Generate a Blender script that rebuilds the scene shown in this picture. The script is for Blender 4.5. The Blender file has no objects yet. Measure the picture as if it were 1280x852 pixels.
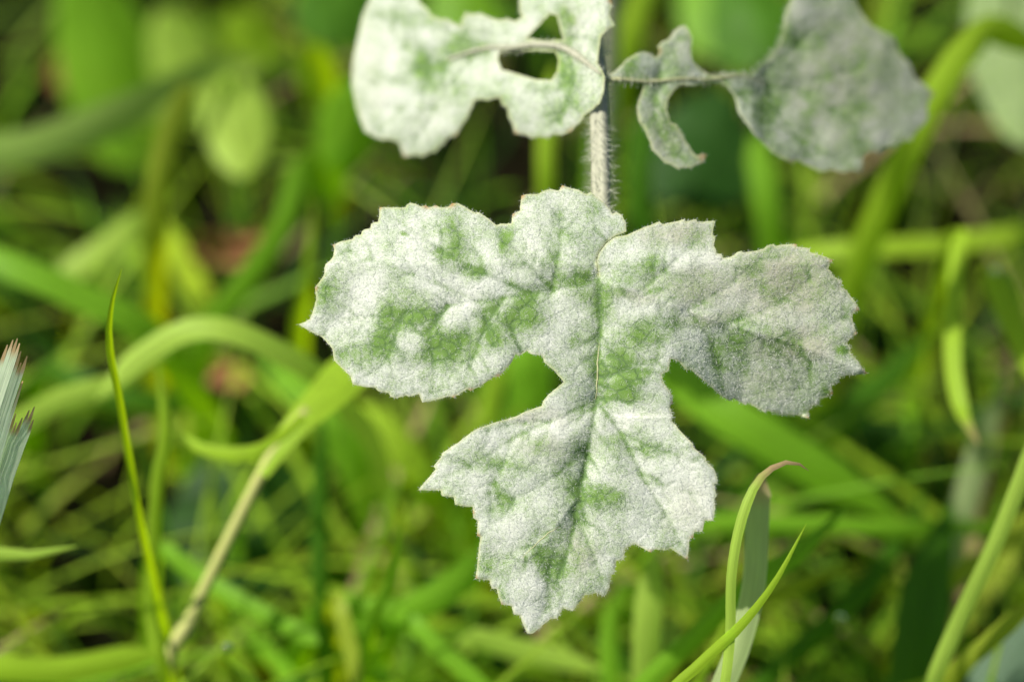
import bpy, math, random
import numpy as np
from mathutils import Vector, Matrix, noise
from mathutils.geometry import delaunay_2d_cdt

random.seed(7)
RNG = np.random.default_rng(7)
sc = bpy.context.scene
COL = sc.collection

# ------------------------------------------------------------------ camera
FOC = 0.43                      # metres from lens to the mildewed leaf
PITCH = math.radians(50)
LENS, SENSOR = 70.0, 36.0
CENTRE = Vector((0, 0, 0.20))
FWD = Vector((0, math.cos(PITCH), -math.sin(PITCH)))
UPV = Vector((0, math.sin(PITCH), math.cos(PITCH)))
RIGHT = Vector((1, 0, 0))
CAM = CENTRE - FWD * FOC
cam_data = bpy.data.cameras.new('camera')
cam = bpy.data.objects.new('camera', cam_data)
COL.objects.link(cam)
cam.location = CAM
cam.rotation_euler = (math.pi / 2 - PITCH, 0, 0)
cam_data.lens = LENS
cam_data.sensor_width = SENSOR
cam_data.clip_start = 0.01
cam_data.clip_end = 500
cam_data.dof.use_dof = True
cam_data.dof.focus_distance = FOC + 0.002
cam_data.dof.aperture_fstop = 3.6
cam_data.dof.aperture_blades = 0
sc.camera = cam

# ------------------------------------------------------------------ sky, sun, exposure
SUN_DIR = (RIGHT * -0.62 + UPV * 0.50 - FWD * 0.62).normalized()     # towards the sun
elev = math.asin(SUN_DIR.z)
azim = math.atan2(SUN_DIR.x, SUN_DIR.y)
world = bpy.data.worlds.new('World')
sc.world = world
world.use_nodes = True
wn = world.node_tree
sky = wn.nodes.new('ShaderNodeTexSky')
sky.sky_type = 'NISHITA'
sky.sun_disc = False
sky.sun_elevation = elev
sky.sun_rotation = azim
sky.air_density = 1.0
sky.dust_density = 2.0
wn.links.new(sky.outputs[0], wn.nodes['Background'].inputs[0])
wn.nodes['Background'].inputs[1].default_value = 0.065
sun_data = bpy.data.lights.new('sun', 'SUN')
sun_data.energy = 5.0
sun_data.angle = math.radians(1.0)
sun_data.color = (1.0, 0.95, 0.86)
sun = bpy.data.objects.new('sun', sun_data)
COL.objects.link(sun)
sun.rotation_euler = SUN_DIR.to_track_quat('Z', 'Y').to_euler()
sun.location = SUN_DIR * 3
sc.view_settings.view_transform = 'Standard'
sc.view_settings.look = 'None'
sc.view_settings.gamma = 1
sc.view_settings.exposure = 0.5
sc.cycles.use_denoising = True
sc.cycles.sample_clamp_indirect = 6
sc.cycles.max_bounces = 8

# ------------------------------------------------------------------ pixel -> place (a pixel gives the direction, o the depth behind the leaf)
KPX = SENSOR / LENS / 1280.0


def at(px, py, o=0.0):
    d = FOC + o
    return CAM + FWD * d + RIGHT * ((px - 640) * KPX * d) + UPV * ((426 - py) * KPX * d)


def ground_o(px, py):
    """depth offset where the ray of this pixel meets z = 0"""
    r = FWD + UPV * ((426 - py) * KPX)
    return -CAM.z / r.z - FOC


# ------------------------------------------------------------------ tagging helpers
def tag(o, label=None, cat=None, group=None, kind=None):
    if label: o['label'] = label
    if cat: o['category'] = cat
    if group: o['group'] = group
    if kind: o['kind'] = kind
    return o


def empty(name, loc):
    e = bpy.data.objects.new(name, None)
    e.empty_display_size = 0.01
    COL.objects.link(e)
    e.location = loc
    return e


def link_mesh(name, verts, faces, mat, parent=None, origin=None, smooth=True):
    """verts are world positions; the object origin goes to origin (or the parent's)"""
    org = Vector(origin) if origin is not None else Vector((0, 0, 0))
    base = parent.matrix_basis.translation.copy() if parent else Vector((0, 0, 0))
    if parent and parent.parent:
        base = base + parent.parent.matrix_basis.translation
    shift = base if parent else org
    me = bpy.data.meshes.new(name)
    me.from_pydata([tuple(Vector(v) - shift) for v in verts], [], faces)
    me.validate()
    if smooth:
        me.polygons.foreach_set('use_smooth', [True] * len(me.polygons))
    me.materials.append(mat)
    ob = bpy.data.objects.new(name, me)
    COL.objects.link(ob)
    if parent:
        ob.parent = parent
    else:
        ob.location = org
    return ob


def float_attr(ob, name, vals):
    a = ob.data.attributes.new(name, 'FLOAT', 'POINT')
    a.data.foreach_set('value', np.asarray(vals, dtype=np.float32))


def color_attr(ob, name, cols):
    a = ob.data.attributes.new(name, 'FLOAT_COLOR', 'POINT')
    c = np.ones((len(cols), 4), dtype=np.float32)
    c[:, :3] = np.asarray(cols, dtype=np.float32)[:, :3]
    a.data.foreach_set('color', c.ravel())


# ------------------------------------------------------------------ materials
def new_mat(name):
    m = bpy.data.materials.new(name)
    m.use_nodes = True
    nt = m.node_tree
    nt.nodes.clear()
    out = nt.nodes.new('ShaderNodeOutputMaterial')
    return m, nt, out


class NT:
    def __init__(self, nt): self.nt = nt
    def n(self, t, **kw):
        nd = self.nt.nodes.new(t)
        for k, v in kw.items(): setattr(nd, k, v)
        return nd
    def l(self, a, b): self.nt.links.new(a, b)
    def val(self, nd, i, v):
        if hasattr(v, 'is_output') or hasattr(v, 'links'): self.l(v, nd.inputs[i])
        else: nd.inputs[i].default_value = v
    def math(self, op, a, b=0.0, c=0.0, clamp=False):
        nd = self.n('ShaderNodeMath', operation=op, use_clamp=clamp)
        self.val(nd, 0, a); self.val(nd, 1, b)
        if op in ('MULTIPLY_ADD', 'SMOOTH_MIN'): self.val(nd, 2, c)
        return nd.outputs[0]
    def mix(self, f, a, b, blend='MIX'):
        nd = self.n('ShaderNodeMix', data_type='RGBA', blend_type=blend)
        self.val(nd, 0, f)
        for i, v in ((6, a), (7, b)):
            if isinstance(v, tuple): nd.inputs[i].default_value = (*v[:3], 1)
            else: self.l(v, nd.inputs[i])
        return nd.outputs[2]
    def noise(self, vec, scale, detail=2.0, rough=0.5, dist=0.0):
        nd = self.n('ShaderNodeTexNoise')
        if vec is not None: self.l(vec, nd.inputs['Vector'])
        nd.inputs['Scale'].default_value = scale
        nd.inputs['Detail'].default_value = detail
        nd.inputs['Roughness'].default_value = rough
        nd.inputs['Distortion'].default_value = dist
        return nd.outputs[0]
    def attr(self, name, out=2):
        return self.n('ShaderNodeAttribute', attribute_name=name).outputs[out]
    def smooth(self, v, lo, hi):
        nd = self.n('ShaderNodeMapRange', interpolation_type='SMOOTHSTEP')
        self.l(v, nd.inputs[0])
        nd.inputs[1].default_value = lo; nd.inputs[2].default_value = hi
        return nd.outputs[0]


def mat_mildew_leaf():
    m, nt, out = new_mat('mildewed_leaf')
    g = NT(nt)
    pos = g.n('ShaderNodeTexCoord').outputs['Object']
    M = g.attr('mildew'); B = g.attr('buff'); E = g.attr('rim'); T = g.attr('tipdry'); V = g.attr('vein')
    n0 = g.noise(pos, 350, 3, .55)
    n1 = g.noise(pos, 4200, 2, .6)
    n2 = g.noise(pos, 1100, 3, .6, .6)
    nb = g.noise(pos, 120, 3, .5)
    green = g.mix(n0, (0.085, 0.190, 0.020), (0.19, 0.33, 0.05))
    green = g.mix(g.math('MULTIPLY', V, .55), green, (0.05, 0.12, 0.035))
    # net of fine veins seen where the mildew is thin
    vor = g.n('ShaderNodeTexVoronoi', feature='DISTANCE_TO_EDGE')
    warp = g.n('ShaderNodeVectorMath', operation='ADD')
    nw = g.n('ShaderNodeTexNoise'); g.l(pos, nw.inputs['Vector']); nw.inputs['Scale'].default_value = 500
    sc_ = g.n('ShaderNodeVectorMath', operation='SCALE'); g.l(nw.outputs[1], sc_.inputs[0]); sc_.inputs['Scale'].default_value = .0024
    g.l(pos, warp.inputs[0]); g.l(sc_.outputs[0], warp.inputs[1])
    g.l(warp.outputs[0], vor.inputs['Vector']); vor.inputs['Scale'].default_value = 330
    net = g.smooth(vor.outputs['Distance'], 0.0, 0.16)
    green = g.mix(g.math('MULTIPLY', g.math('SUBTRACT', 1.0, net), .55), green, (0.035, 0.095, 0.022))
    white = g.mix(nb, (0.71, 0.74, 0.68), (0.82, 0.825, 0.745))
    white = g.mix(B, white, (0.47, 0.44, 0.35))
    f = g.math('MULTIPLY_ADD', g.math('SUBTRACT', n1, .5), 1.45, M)
    f = g.math('MULTIPLY_ADD', g.math('SUBTRACT', n2, .5), .75, f)
    f = g.smooth(f, 0.0, 1.2)
    f = g.math('MULTIPLY_ADD', f, .87, .02)
    col = g.mix(f, green, white)
    col = g.mix(g.math('MULTIPLY', V, .38), col, (0.15, 0.22, 0.10))
    col = g.mix(g.math('MULTIPLY', E, .75), col, (0.50, 0.53, 0.26))
    col = g.mix(T, col, (0.36, 0.19, 0.06))
    p = g.n('ShaderNodeBsdfPrincipled')
    g.l(col, p.inputs['Base Color'])
    p.inputs['Roughness'].default_value = .72
    p.inputs['Specular IOR Level'].default_value = .22
    p.inputs['Sheen Weight'].default_value = .12
    p.inputs['Sheen Roughness'].default_value = .5
    tr = g.n('ShaderNodeBsdfTranslucent')
    g.l(g.mix(.4, col, (0.35, 0.55, 0.12)), tr.inputs[0])
    # relief
    b1 = g.n('ShaderNodeBump'); b1.inputs['Strength'].default_value = .22; b1.inputs['Distance'].default_value = .0003
    g.l(net, b1.inputs['Height'])
    b2 = g.n('ShaderNodeBump'); b2.inputs['Strength'].default_value = .3; b2.inputs['Distance'].default_value = .00018
    g.l(g.math('ADD', n1, g.math('MULTIPLY', n2, 1.2)), b2.inputs['Height']); g.l(b1.outputs[0], b2.inputs['Normal'])
    g.l(b2.outputs[0], p.inputs['Normal'])
    mx = g.n('ShaderNodeMixShader'); mx.inputs[0].default_value = .2
    g.l(p.outputs[0], mx.inputs[1]); g.l(tr.outputs[0], mx.inputs[2])
    g.l(mx.outputs[0], out.inputs[0])
    return m


def mat_simple_fibre(name, col, rough=.6, trans=.35, var=None):
    m, nt, out = new_mat(name)
    g = NT(nt)
    pos = g.n('ShaderNodeTexCoord').outputs['Object']
    n = g.noise(pos, 600, 3)
    c = g.mix(n, col, var or tuple(x * .8 for x in col))
    p = g.n('ShaderNodeBsdfPrincipled'); g.l(c, p.inputs['Base Color'])
    p.inputs['Roughness'].default_value = rough
    p.inputs['Specular IOR Level'].default_value = .3
    tr = g.n('ShaderNodeBsdfTranslucent'); g.l(c, tr.inputs[0])
    mx = g.n('ShaderNodeMixShader'); mx.inputs[0].default_value = trans
    g.l(p.outputs[0], mx.inputs[1]); g.l(tr.outputs[0], mx.inputs[2]); g.l(mx.outputs[0], out.inputs[0])
    return m


def mat_grass():
    m, nt, out = new_mat('grass_blade')
    g = NT(nt)
    tint = g.n('ShaderNodeAttribute', attribute_name='tint').outputs[0]
    dry = g.attr('dry')
    uv = g.n('ShaderNodeAttribute', attribute_name='bladeuv').outputs[1]
    mp = g.n('ShaderNodeMapping'); g.l(uv, mp.inputs[0]); mp.inputs['Scale'].default_value = (26, 3, 1)
    st = g.noise(mp.outputs[0], 1.0, 2, .5)
    mp2 = g.n('ShaderNodeMapping'); g.l(uv, mp2.inputs[0]); mp2.inputs['Scale'].default_value = (2.5, 9, 1)
    bl = g.noise(mp2.outputs[0], 1.0, 3, .5)
    c = g.mix(g.math('MULTIPLY', g.smooth(st, .35, .7), .3), tint, (0.02, 0.05, 0.005), 'MIX')
    hi = g.n('ShaderNodeHueSaturation'); g.l(c, hi.inputs['Color']); hi.inputs['Value'].default_value = 1.15
    c = g.mix(g.smooth(bl, .4, .75), c, hi.outputs[0])
    c = g.mix(dry, c, g.mix(st, (0.55, 0.42, 0.25), (0.40, 0.26, 0.13)))
    p = g.n('ShaderNodeBsdfPrincipled'); g.l(c, p.inputs['Base Color'])
    p.inputs['Roughness'].default_value = .5
    p.inputs['Specular IOR Level'].default_value = .18
    b = g.n('ShaderNodeBump'); b.inputs['Strength'].default_value = .35; b.inputs['Distance'].default_value = .0002
    g.l(st, b.inputs['Height']); g.l(b.outputs[0], p.inputs['Normal'])
    tr = g.n('ShaderNodeBsdfTranslucent')
    sat = g.n('ShaderNodeHueSaturation'); g.l(c, sat.inputs['Color'])
    sat.inputs['Hue'].default_value = .485; sat.inputs['Saturation'].default_value = 1.1; sat.inputs['Value'].default_value = 1.85
    g.l(sat.outputs[0], tr.inputs[0])
    mx = g.n('ShaderNodeMixShader'); mx.inputs[0].default_value = .5
    g.l(p.outputs[0], mx.inputs[1]); g.l(tr.outputs[0], mx.inputs[2]); g.l(mx.outputs[0], out.inputs[0])
    return m


def mat_soil():
    m, nt, out = new_mat('soil')
    g = NT(nt)
    pos = g.n('ShaderNodeTexCoord').outputs['Object']
    n1 = g.noise(pos, 60, 6, .65); n2 = g.noise(pos, 9, 4, .5)
    c = g.mix(n1, (0.003, 0.0026, 0.0016), (0.014, 0.010, 0.006))  # near-black: shade between the blades is put into the soil colour
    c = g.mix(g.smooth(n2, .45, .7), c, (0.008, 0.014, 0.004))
    p = g.n('ShaderNodeBsdfPrincipled'); g.l(c, p.inputs['Base Color']); p.inputs['Roughness'].default_value = .95; p.inputs['Specular IOR Level'].default_value = 0.0
    b = g.n('ShaderNodeBump'); b.inputs['Strength'].default_value = 1; b.inputs['Distance'].default_value = .006
    g.l(n1, b.inputs['Height']); g.l(b.outputs[0], p.inputs['Normal'])
    g.l(p.outputs[0], out.inputs[0])
    return m


M_LEAF = mat_mildew_leaf()
M_HAIR = mat_simple_fibre('mildew_fibre', (0.78, 0.79, 0.77), .5, .4)
M_PHAIR = mat_simple_fibre('plant_hair', (0.72, 0.74, 0.60), .5, .5)
M_RACHIS = mat_simple_fibre('rachis_skin', (0.42, 0.41, 0.32), .7, .05, (0.31, 0.33, 0.22))
M_VEIN = mat_simple_fibre('vein_skin', (0.55, 0.54, 0.32), .6, .15, (0.40, 0.42, 0.20))
M_GRASS = mat_grass()
M_SOIL = mat_soil()


def mat_dew():
    m, nt, out = new_mat('dew')
    p = nt.nodes.new('ShaderNodeBsdfPrincipled')
    p.inputs['Base Color'].default_value = (1, 1, 1, 1)
    p.inputs['Roughness'].default_value = .08
    p.inputs['IOR'].default_value = 1.33
    p.inputs['Transmission Weight'].default_value = 1
    nt.links.new(p.outputs[0], out.inputs[0])
    return m


M_DEW = mat_dew()

# ------------------------------------------------------------------ ground
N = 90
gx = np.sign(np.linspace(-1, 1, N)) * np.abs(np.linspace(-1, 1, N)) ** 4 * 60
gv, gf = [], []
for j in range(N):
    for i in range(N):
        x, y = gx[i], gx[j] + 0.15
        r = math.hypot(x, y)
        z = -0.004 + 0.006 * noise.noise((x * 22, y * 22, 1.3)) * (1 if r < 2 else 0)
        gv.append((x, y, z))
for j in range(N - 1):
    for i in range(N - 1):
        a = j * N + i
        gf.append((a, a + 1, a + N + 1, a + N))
tag(link_mesh('ground', gv, gf, M_SOIL), 'soil between the grass roots, coloured near-black for the shade there', None, None, 'structure')


# ------------------------------------------------------------------ curves
def catmull(pts, n):
    """pts: list of tuples (any length) -> n samples, roughly even"""
    P = np.array(pts, float)
    if len(P) == 2:
        t = np.linspace(0, 1, n)[:, None]
        return P[0] * (1 - t) + P[1] * t
    seg = np.linalg.norm(np.diff(P[:, :3], axis=0), axis=1)
    cum = np.concatenate([[0], np.cumsum(seg)])
    Q = np.vstack([2 * P[0] - P[1], P, 2 * P[-1] - P[-2]])
    out = []
    for s in np.linspace(0, cum[-1], n):
        k = min(int(np.searchsorted(cum, s, 'right')) - 1, len(P) - 2)
        k = max(k, 0)
        u = (s - cum[k]) / max(seg[k], 1e-9)
        p0, p1, p2, p3 = Q[k], Q[k + 1], Q[k + 2], Q[k + 3]
        out.append(.5 * ((2 * p1) + (-p0 + p2) * u + (2 * p0 - 5 * p1 + 4 * p2 - p3) * u * u + (-p0 + 3 * p1 - 3 * p2 + p3) * u ** 3))
    return np.array(out)


def tube(path, radii, sides=10, groove=None):
    vs, fs = [], []
    n = len(path)
    nrm = None
    for i in range(n):
        t = Vector(path[min(i + 1, n - 1)]) - Vector(path[max(i - 1, 0)])
        t.normalize()
        if nrm is None:
            nrm = (-FWD - t * (-FWD).dot(t)).normalized()
        else:
            nrm = (nrm - t * nrm.dot(t)).normalized()
        bi = t.cross(nrm)
        for k in range(sides):
            a = 2 * math.pi * k / sides
            r = radii[i]
            if groove:
                r *= 1 - groove[1] * math.exp(-((math.atan2(math.sin(a - groove[0]), math.cos(a - groove[0]))) / .28) ** 2)
            vs.append(Vector(path[i]) + nrm * (math.cos(a) * r) + bi * (math.sin(a) * r))
    for i in range(n - 1):
        for k in range(sides):
            a = i * sides + k; b = i * sides + (k + 1) % sides
            fs.append((a, b, b + sides, a + sides))
    fs.append(tuple(range(sides))[::-1]); fs.append(tuple((n - 1) * sides + k for k in range(sides)))
    return vs, fs


def hairs(points, dirs, lens, width, jitter=.5):
    """each hair one thin bent sliver of two triangles"""
    vs, fs = [], []
    for p, d, L in zip(points, dirs, lens):
        d = Vector(d) + Vector(RNG.normal(0, jitter, 3)); d.normalize()
        side = d.cross(Vector(RNG.normal(0, 1, 3)))
        if side.length < 1e-6: continue
        side.normalize()
        p = Vector(p); bend = side.cross(d) * (L * .18 * RNG.normal())
        b = len(vs)
        vs += [p - side * width, p + side * width, p + d * (L * .55) + bend * .4 + side * width * .7, p + d * L + bend]
        fs += [(b, b + 1, b + 2), (b, b + 2, b + 3)]
    return vs, fs


# ------------------------------------------------------------------ leaves traced as outlines, with their own relief
def seg_dist(P, poly, closed=False):
    """distance of points P (n,2) to a polyline, and the signed side"""
    A = np.array(poly, float)
    if closed: A = np.vstack([A, A[:1]])
    best = np.full(len(P), 1e9); par = np.zeros(len(P)); side = np.zeros(len(P))
    L = np.linalg.norm(np.diff(A, axis=0), axis=1); tot = L.sum(); acc = 0
    for a, b, l in zip(A[:-1], A[1:], L):
        d = b - a
        u = np.clip(((P - a) @ d) / max(l * l, 1e-9), 0, 1)
        q = a + u[:, None] * d
        dist = np.linalg.norm(P - q, axis=1)
        mk = dist < best
        best[mk] = dist[mk]; par[mk] = ((acc + u * l) / tot)[mk]
        cr = d[0] * (P[:, 1] - a[1]) - d[1] * (P[:, 0] - a[0])
        side[mk] = np.sign(cr)[mk]
        acc += l
    return best, par, side


def inside(P, poly):
    A = np.array(poly, float); B = np.roll(A, -1, axis=0)
    c = np.zeros(len(P), bool)
    for (x1, y1), (x2, y2) in zip(A, B):
        hit = ((y1 > P[:, 1]) != (y2 > P[:, 1]))
        xs = (x2 - x1) * (P[:, 1] - y1) / ((y2 - y1) if y2 != y1 else 1e-9) + x1
        c ^= hit & (P[:, 0] < xs)
    return c


def densify(poly, step, rough, seed):
    out = []
    n = len(poly)
    for i in range(n):
        a = np.array(poly[i], float); b = np.array(poly[(i + 1) % n], float)
        L = np.linalg.norm(b - a); k = max(1, int(L / step))
        nrm = np.array([-(b - a)[1], (b - a)[0]]) / max(L, 1e-9)
        for j in range(k):
            p = a + (b - a) * j / k
            if j and not (740 < p[0] < 790 and 286 < p[1] < 348): p = p + nrm * rough * noise.noise((p[0] * .35, p[1] * .35, seed)) * 1.5
            out.append(tuple(p))
    return out


def fbm(P, scale, seed, octv=3):
    out = np.zeros(len(P))
    for k, (x, y) in enumerate(P):
        s, a = 1 / scale, 1.0
        for o in range(octv):
            out[k] += a * noise.noise((x * s, y * s, seed + o * 3.7)); s *= 2; a *= .5
    return out


def leaf_mesh(name, outline, holes, step, o_fn, veins, blobs, buffs, parent, base_m=.72, relief=1.0, dry_tips=(), edge_rough=.5, seed=1.0,
              extra=None, fuzz=0, n_noise=1.0):
    ring = densify(outline, step * 1.2, edge_rough, seed)
    hole_rings = [densify(h, step * 1.2, edge_rough, seed + 5) for h in holes]
    xs = [p[0] for p in ring]; ys = [p[1] for p in ring]
    grid = []
    row = 0
    y = min(ys)
    while y < max(ys):
        x = min(xs) + (step / 2 if row % 2 else 0)
        while x < max(xs):
            grid.append((x, y)); x += step
        y += step * .866; row += 1
    G = np.array(grid) + RNG.normal(0, step * .1, (len(grid), 2))
    keep = inside(G, ring)
    for h in hole_rings: keep &= ~inside(G, h)
    d, _, _ = seg_dist(G, ring, True)
    keep &= d > step * .55
    for h in hole_rings:
        keep &= seg_dist(G, h, True)[0] > step * .55
    G = G[keep]
    pts = [Vector(p) for p in ring]; edges = [(i, (i + 1) % len(ring)) for i in range(len(ring))]
    for h in hole_rings:
        b = len(pts); pts += [Vector(p) for p in h]; edges += [(b + i, b + (i + 1) % len(h)) for i in range(len(h))]
    pts += [Vector(p) for p in G]
    v2, _, tris, _, _, _ = delaunay_2d_cdt(pts, edges, [], 0, 1e-5)
    P = np.array([(v.x, v.y) for v in v2])
    C = np.array([P[list(t)].mean(axis=0) for t in tris])
    ok = inside(C, ring)
    for h in hole_rings: ok &= ~inside(C, h)
    tris = [t for t, k in zip(tris, ok) if k]
    # relief in pixels towards the viewer side
    r = fbm(P, 80, seed, 2) * 4.5 * n_noise + fbm(P, 22, seed + 9, 2) * .7 * n_noise
    W = P + np.stack([fbm(P, 30, seed + 20, 3), fbm(P, 30, seed + 31, 3)], 1) * 9
    vein_v = np.zeros(len(P)); mil = np.full(len(P), base_m)
    tert = []
    rg = np.random.default_rng(int(seed * 10))
    for pl, amp, sig, dark in veins:          # small side veins
        pc = catmull(pl, 40)
        L = np.linalg.norm(np.diff(pc, axis=0), axis=1).sum()
        for k in range(int(L / 24)):
            i = int(rg.integers(3, 37)); t = pc[i + 1] - pc[i - 1]; t = t / max(np.linalg.norm(t), 1e-6)
            sd = 1 if k % 2 else -1; a = sd * rg.uniform(.7, 1.2); l = rg.uniform(16, 40)
            d1 = np.array([t[0] * math.cos(a) - t[1] * math.sin(a), t[0] * math.sin(a) + t[1] * math.cos(a)])
            a2 = a * rg.uniform(.3, .9); d2 = np.array([t[0] * math.cos(a2) - t[1] * math.sin(a2), t[0] * math.sin(a2) + t[1] * math.cos(a2)])
            p = pc[i]; tert.append(([tuple(p), tuple(p + d1 * l * .5), tuple(p + d1 * l * .5 + d2 * l * .5)], -1.1, 6, .5))
    for pl, amp, sig, dark in list(veins) + tert:
        pl = catmull(pl, max(6, len(pl) * 5)) if len(pl) > 3 or amp != -1.1 else pl
        dd, par, _ = seg_dist(P, pl)
        fade = 1 - .65 * par
        r += amp * (1 if abs(amp) > 8.5 else .62) * fade * np.exp(-dd / sig)
        line = np.exp(-(dd / 2.0) ** 2) * fade
        vein_v = np.maximum(vein_v, line * max(dark, 0))
        mil -= .5 * dark * np.exp(-(dd / 2.8) ** 2) * fade
    for bx, by, rx, ry, val in blobs:
        q = np.sqrt(((W[:, 0] - bx) / rx) ** 2 + ((W[:, 1] - by) / ry) ** 2)
        mil += val * np.exp(-(q ** 2.4))
    mil += fbm(P, 34, seed + 50, 4) * .34
    buff = np.zeros(len(P))
    for bx, by, rx, ry, val in buffs:
        q = np.sqrt(((W[:, 0] - bx) / rx) ** 2 + ((W[:, 1] - by) / ry) ** 2)
        buff = np.maximum(buff, val * np.exp(-(q ** 2.4)))
    buff = np.clip(buff + fbm(P, 20, seed + 60, 2) * .12 * (buff > .05), 0, 1)
    de = seg_dist(P, ring, True)[0]
    for h in hole_rings: de = np.minimum(de, seg_dist(P, h, True)[0])
    rim = np.exp(-(de / 2.0) ** 2)
    r -= 2.0 * np.exp(-de / 4)
    tip = np.zeros(len(P))
    for bx, by, rr in dry_tips:
        tip = np.maximum(tip, np.exp(-(((P[:, 0] - bx) ** 2 + (P[:, 1] - by) ** 2) / rr ** 2)))
    if extra is not None: r += extra(P)
    r *= relief
    verts = [at(p[0], p[1], o_fn(p[0], p[1]) - rr * KPX * FOC) for p, rr in zip(P, r)]
    # face the lens side
    faces = []
    for t in tris:
        a, b, c = (verts[i] for i in t)
        faces.append(tuple(t) if (b - a).cross(c - a).dot(FWD) < 0 else tuple(t)[::-1])
    ob = link_mesh(name, verts, faces, M_LEAF, parent)
    for nm, v in (('mildew', np.clip(mil, 0, 1.15)), ('buff', buff), ('rim', rim), ('tipdry', tip), ('vein', vein_v)):
        float_attr(ob, nm, v)
    if fuzz:
        T = np.array(faces); V = np.array([tuple(v) for v in verts])
        A, B, Cc = V[T[:, 0]], V[T[:, 1]], V[T[:, 2]]
        nr = np.cross(B - A, Cc - A); ar = np.linalg.norm(nr, axis=1); nr /= np.maximum(ar, 1e-15)[:, None]
        w = ar * np.clip(np.array(mil)[T].mean(1), .25, 1.0)
        idx = RNG.choice(len(T), fuzz, p=w / w.sum())
        u = RNG.random((fuzz, 2)); s = np.sqrt(u[:, :1])
        pt = A[idx] * (1 - s) + B[idx] * (s * (1 - u[:, 1:])) + Cc[idx] * (s * u[:, 1:])
        vs, fs = hairs(pt, nr[idx] * .55, RNG.uniform(.00025, .0009, fuzz), .000034, .6)
        # along the rim
        m = int(fuzz * .05)
        ri = RNG.integers(0, len(ring), m)
        cen = np.mean(ring, axis=0)
        ip = [at(ring[k][0], ring[k][1], 0) for k in ri]
        RP = np.array(ring); nxt = RP[(ri + 1) % len(ring)] - RP[ri - 1]
        nn = np.stack([nxt[:, 1], -nxt[:, 0]], 1); nn /= np.maximum(np.linalg.norm(nn, axis=1), 1e-6)[:, None]
        test = inside(RP[ri] + nn * 1.5, ring); nn[test] *= -1
        tree = {tuple(np.round(p, 3)): i for i, p in enumerate(P)}
        pp, dd_ = [], []
        for k, q in zip(ri, nn):
            i = tree.get(tuple(np.round(np.array(ring[k]), 3)))
            if i is None: continue
            pp.append(verts[i]); dd_.append(RIGHT * q[0] - UPV * q[1] - FWD * .2)
        v2_, f2_ = hairs(pp, dd_, RNG.uniform(.0003, .0008, len(pp)), .00002, .45)
        b = len(vs); vs += v2_; fs += [tuple(b + i for i in f) for f in f2_]
        fz = link_mesh('mildew_fuzz', vs, fs, M_HAIR, ob, smooth=False)
        fz['kind'] = 'stuff'
    return ob, P, verts


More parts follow.
